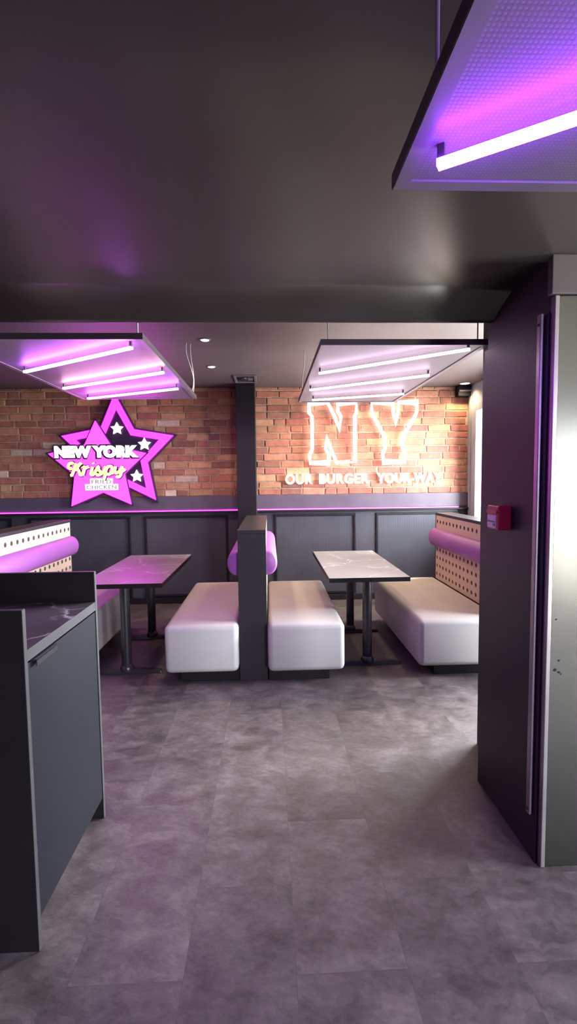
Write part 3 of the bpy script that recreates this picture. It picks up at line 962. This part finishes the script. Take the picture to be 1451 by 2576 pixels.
# script lettering drawn as pen strokes
def script_word(m, radius, yy, nm):
    bm = bmesh.new()
    st = []
    st.append([(305, 712), (290, 700), (262, 712), (252, 740), (270, 762), (292, 752)])            # K flourish
    st.append([(338, 705), (322, 742), (306, 785), (290, 826), (272, 832)])                          # K stem
    st.append([(392, 700), (372, 716), (346, 748), (322, 772), (352, 772), (366, 800), (376, 828), (398, 826)])
    st.append([(398, 826), (412, 790), (424, 752), (416, 745), (428, 760), (446, 748), (470, 742)])  # r
    st.append([(424, 752), (412, 800), (400, 832)])
    st.append([(508, 745), (498, 782), (488, 820), (500, 830), (520, 822)])                          # i
    st.append([(515, 702), (520, 712)])
    st.append([(520, 822), (548, 775), (572, 745), (570, 775), (592, 800), (585, 826), (560, 832), (545, 820)])  # s
    st.append([(592, 826), (618, 800), (648, 742)])                                                  # link
    st.append([(660, 742), (645, 800), (630, 860), (618, 885)])                                      # p stem
    st.append([(652, 775), (672, 745), (705, 742), (716, 768), (702, 808), (676, 826), (648, 818)])  # p bowl
    st.append([(702, 812), (722, 808), (745, 780)])
    st.append([(752, 742), (744, 782), (746, 806), (768, 810), (800, 785), (822, 742)])              # y
    st.append([(822, 742), (812, 800), (798, 842), (776, 856), (758, 846)])
    st.append([(812, 800), (838, 785), (856, 770)])
    for s in st:
        pts = []
        for i in range(len(s) - 1):
            p0, p1, p2, p3 = (Vector(s[max(0, i - 1)]), Vector(s[i]), Vector(s[i + 1]), Vector(s[min(len(s) - 1, i + 2)]))
            for k in range(5):
                u = k / 5
                q = 0.5 * ((2 * p1) + (-p0 + p2) * u + (2 * p0 - 5 * p1 + 4 * p2 - p3) * u * u + (-p0 + 3 * p1 - 3 * p2 + p3) * u ** 3)
                pts.append(q)
        pts.append(Vector(s[-1]))
        W3 = [Vector((P(*q)[0], yy, P(*q)[1])) for q in pts]
        tube(bm, W3, radius, 8)
    link(nm, bm, m, t, smooth=True)
script_word(M['signdark'], 0.030, -0.086, 'script_outline')
script_word(M['creamsign'], 0.0195, -0.106, 'script_word')
bm = bmesh.new()
x0, x1, z0, z1 = rect(470, 868, 712, 935); box(bm, x0, x1, -0.090, -0.082, z0, z1)
x0, x1, z0, z1 = rect(415, 930, 768, 996); box(bm, x0, x1, -0.090, -0.082, z0, z1)
link('word_plate', bm, M['whitesign'], t)
t_pale = satin('rose_letter', (0.42, 0.20, 0.42), 0.5)
text_mesh('small_word', 'FRIED', *rect(488, 884, 696, 926), -0.090, 0.003, t_pale, t, bold=0.0, gap=1.1)
text_mesh('small_word', 'CHICKEN', *rect(435, 944, 748, 984), -0.090, 0.003, t_pale, t, bold=0.0, gap=1.1)

# ------------------------------------------------------------------ neon letters
def Q(u, v):
    return ((740 + u * 340 / 1451 - 664.2) * 0.00489 - 0.028, 2.597 - (v * 250 / 1067) * 0.00489)
t = thing('neon_sign', 'big white neon outline letters NY on the orange-lit brick wall', 'sign', (0, YW - 0.085, 0))
Npts = [(142, 112), (345, 112), (412, 250), (474, 395), (482, 255), (450, 200), (450, 112), (652, 112), (652, 215), (636, 250), (636, 745), (436, 750), (378, 615), (322, 478), (318, 605), (350, 655), (350, 752), (147, 752), (147, 655), (172, 605), (172, 255), (142, 215)]
Ypts = [(818, 112), (818, 215), (955, 470), (965, 600), (942, 655), (945, 748), (1188, 748), (1180, 655), (1155, 600), (1165, 470), (1295, 250), (1312, 200), (1312, 110), (1112, 110), (1106, 215), (1083, 335), (1050, 210), (1050, 112)]
for nm, pts in (('neon_tube', Npts), ('neon_tube', Ypts)):
    bm = bmesh.new()
    tube(bm, [Vector((Q(*q)[0], 0, Q(*q)[1])) for q in pts], 0.021, 10, closed=True)
    o = link(nm, bm, M['neon'], t, smooth=True)
    for q in pts[::4]:
        bm = bmesh.new()
        x, z = Q(*q); tube(bm, [(x, 0.002, z), (x, 0.083, z)], 0.007, 8)
        link('stand_off', bm, M['metal'], o)
t = thing('slogan_sign', 'white glowing words in a row under the neon letters', 'sign', (0, YW - 0.035, 0))
for wd, a, b in (('OUR', 0.205, 0.545), ('BURGER', 0.63, 1.255), ('YOUR-WAY', 1.36, 2.18)):
    text_mesh('glowing_word', wd, a, b, 1.474, 1.604, 0.03, 0.06, M['neonword'], t, bold=0.028, gap=1.12)

# ------------------------------------------------------------------ light
def lamp(name, kind, loc, energy, col, **kw):
    l = bpy.data.lights.new(name, kind); l.energy = energy; l.color = col
    rot = kw.pop('rot', None)
    for k, v in kw.items(): setattr(l, k, v)
    o = bpy.data.objects.new(name, l); COL.objects.link(o); o.location = loc
    if rot: o.rotation_euler = rot
    return o
# beams of the recessed lamps, then of the two added brick lights
lamp('recessed_beam', 'SPOT', (-0.557, 4.90, HC - 0.02), 75, (1.0, 0.70, 0.36), spot_size=2.2, spot_blend=0.8, shadow_soft_size=0.04)
lamp('recessed_beam', 'SPOT', (-0.494, 3.93, HC - 0.03), 14, (1.0, 0.78, 0.52), spot_size=2.2, spot_blend=0.8, shadow_soft_size=0.04)
lamp('recessed_beam', 'SPOT', (2.39, 5.80, HC - 0.02), 40, (1.0, 0.74, 0.40), spot_size=2.4, spot_blend=0.8, shadow_soft_size=0.05)
for hx_ in (0.55, 1.45):  # added warm beams for the brick, hidden by the right hanging panel
    lamp('recessed_beam', 'SPOT', (hx_, 5.45, HC - 0.02), 80, (1.0, 0.68, 0.34), spot_size=2.3, spot_blend=0.8, shadow_soft_size=0.05)
# daylight portals
def portal(loc, rot, sx, sy):
    l = bpy.data.lights.new('portal', 'AREA'); l.shape = 'RECTANGLE'; l.size = sx; l.size_y = sy
    l.cycles.is_portal = True
    o = bpy.data.objects.new('daylight_portal', l); COL.objects.link(o); o.location = loc; o.rotation_euler = rot
portal((XR + 0.17, (WY0 + WY1) / 2, (0.06 + WZ1) / 2), (0, PI / 2, 0), WZ1 - 0.06, WY1 - WY0)
portal((2.7, YF - 0.17, (FZ0 + FZ1) / 2), (PI / 2, 0, 0), 1.0, FZ1 - FZ0)
for e0, e1, z0, z1 in EW:
    portal((3.77, (e0 + e1) / 2, (z0 + z1) / 2), (0, PI / 2, 0), z1 - z0, e1 - e0)

w = bpy.data.worlds.new('sky'); S.world = w; w.use_nodes = True
nt = w.node_tree
bg = nt.nodes['Background']
tc = nt.nodes.new('ShaderNodeTexCoord'); sp = nt.nodes.new('ShaderNodeSeparateXYZ')
rp = nt.nodes.new('ShaderNodeValToRGB')
nt.links.new(tc.outputs['Generated'], sp.inputs[0])
mr = nt.nodes.new('ShaderNodeMapRange'); mr.inputs['From Min'].default_value = -1; mr.inputs['From Max'].default_value = 1
nt.links.new(sp.outputs['Z'], mr.inputs['Value']); nt.links.new(mr.outputs['Result'], rp.inputs['Fac'])
e = rp.color_ramp.elements
e[0].position = 0.46; e[0].color = (0.50, 0.47, 0.43, 1)
e[1].position = 0.52; e[1].color = (0.92, 0.95, 1.0, 1)
def math_(op, a, b):
    n = nt.nodes.new('ShaderNodeMath'); n.operation = op
    for i, v in enumerate((a, b)):
        if isinstance(v, (int, float)): n.inputs[i].default_value = v
        else: nt.links.new(v, n.inputs[i])
    return n.outputs[0]
def smooth(v, lo, hi):
    n = nt.nodes.new('ShaderNodeMapRange'); n.interpolation_type = 'SMOOTHSTEP'
    n.inputs['From Min'].default_value = lo; n.inputs['From Max'].default_value = hi
    nt.links.new(v, n.inputs['Value']); return n.outputs['Result']
side_glow = math_('MULTIPLY', smooth(sp.outputs['X'], 0.0, 0.4), smooth(sp.outputs['Y'], -0.1, 0.45))
strength = math_('ADD', 60.0, math_('MULTIPLY', side_glow, 110.0))
nt.links.new(rp.outputs['Color'], bg.inputs['Color'])
nt.links.new(strength, bg.inputs['Strength'])
bg.inputs['Strength'].default_value = 60.0

# ------------------------------------------------------------------ camera
F, YAW, PIT, ROLL = 1203.28, 0.0399215, 0.0701908, -0.0121380
cam = bpy.data.cameras.new('camera'); co = bpy.data.objects.new('camera', cam); COL.objects.link(co)
cam.sensor_fit = 'VERTICAL'; cam.sensor_height = 36.0; cam.lens = F / 2576 * 36.0
cam.clip_start = 0.05
cy, sy, cp, sp_ = math.cos(YAW), math.sin(YAW), math.cos(PIT), math.sin(PIT)
d = Vector((sy * cp, cy * cp, -sp_)); r = Vector((cy, -sy, 0)); u = r.cross(d)
r2 = r * math.cos(ROLL) + u * math.sin(ROLL); u2 = -r * math.sin(ROLL) + u * math.cos(ROLL)
co.matrix_world = Matrix(((r2.x, u2.x, -d.x, 0), (r2.y, u2.y, -d.y, 0), (r2.z, u2.z, -d.z, 1.55), (0, 0, 0, 1)))
S.camera = co
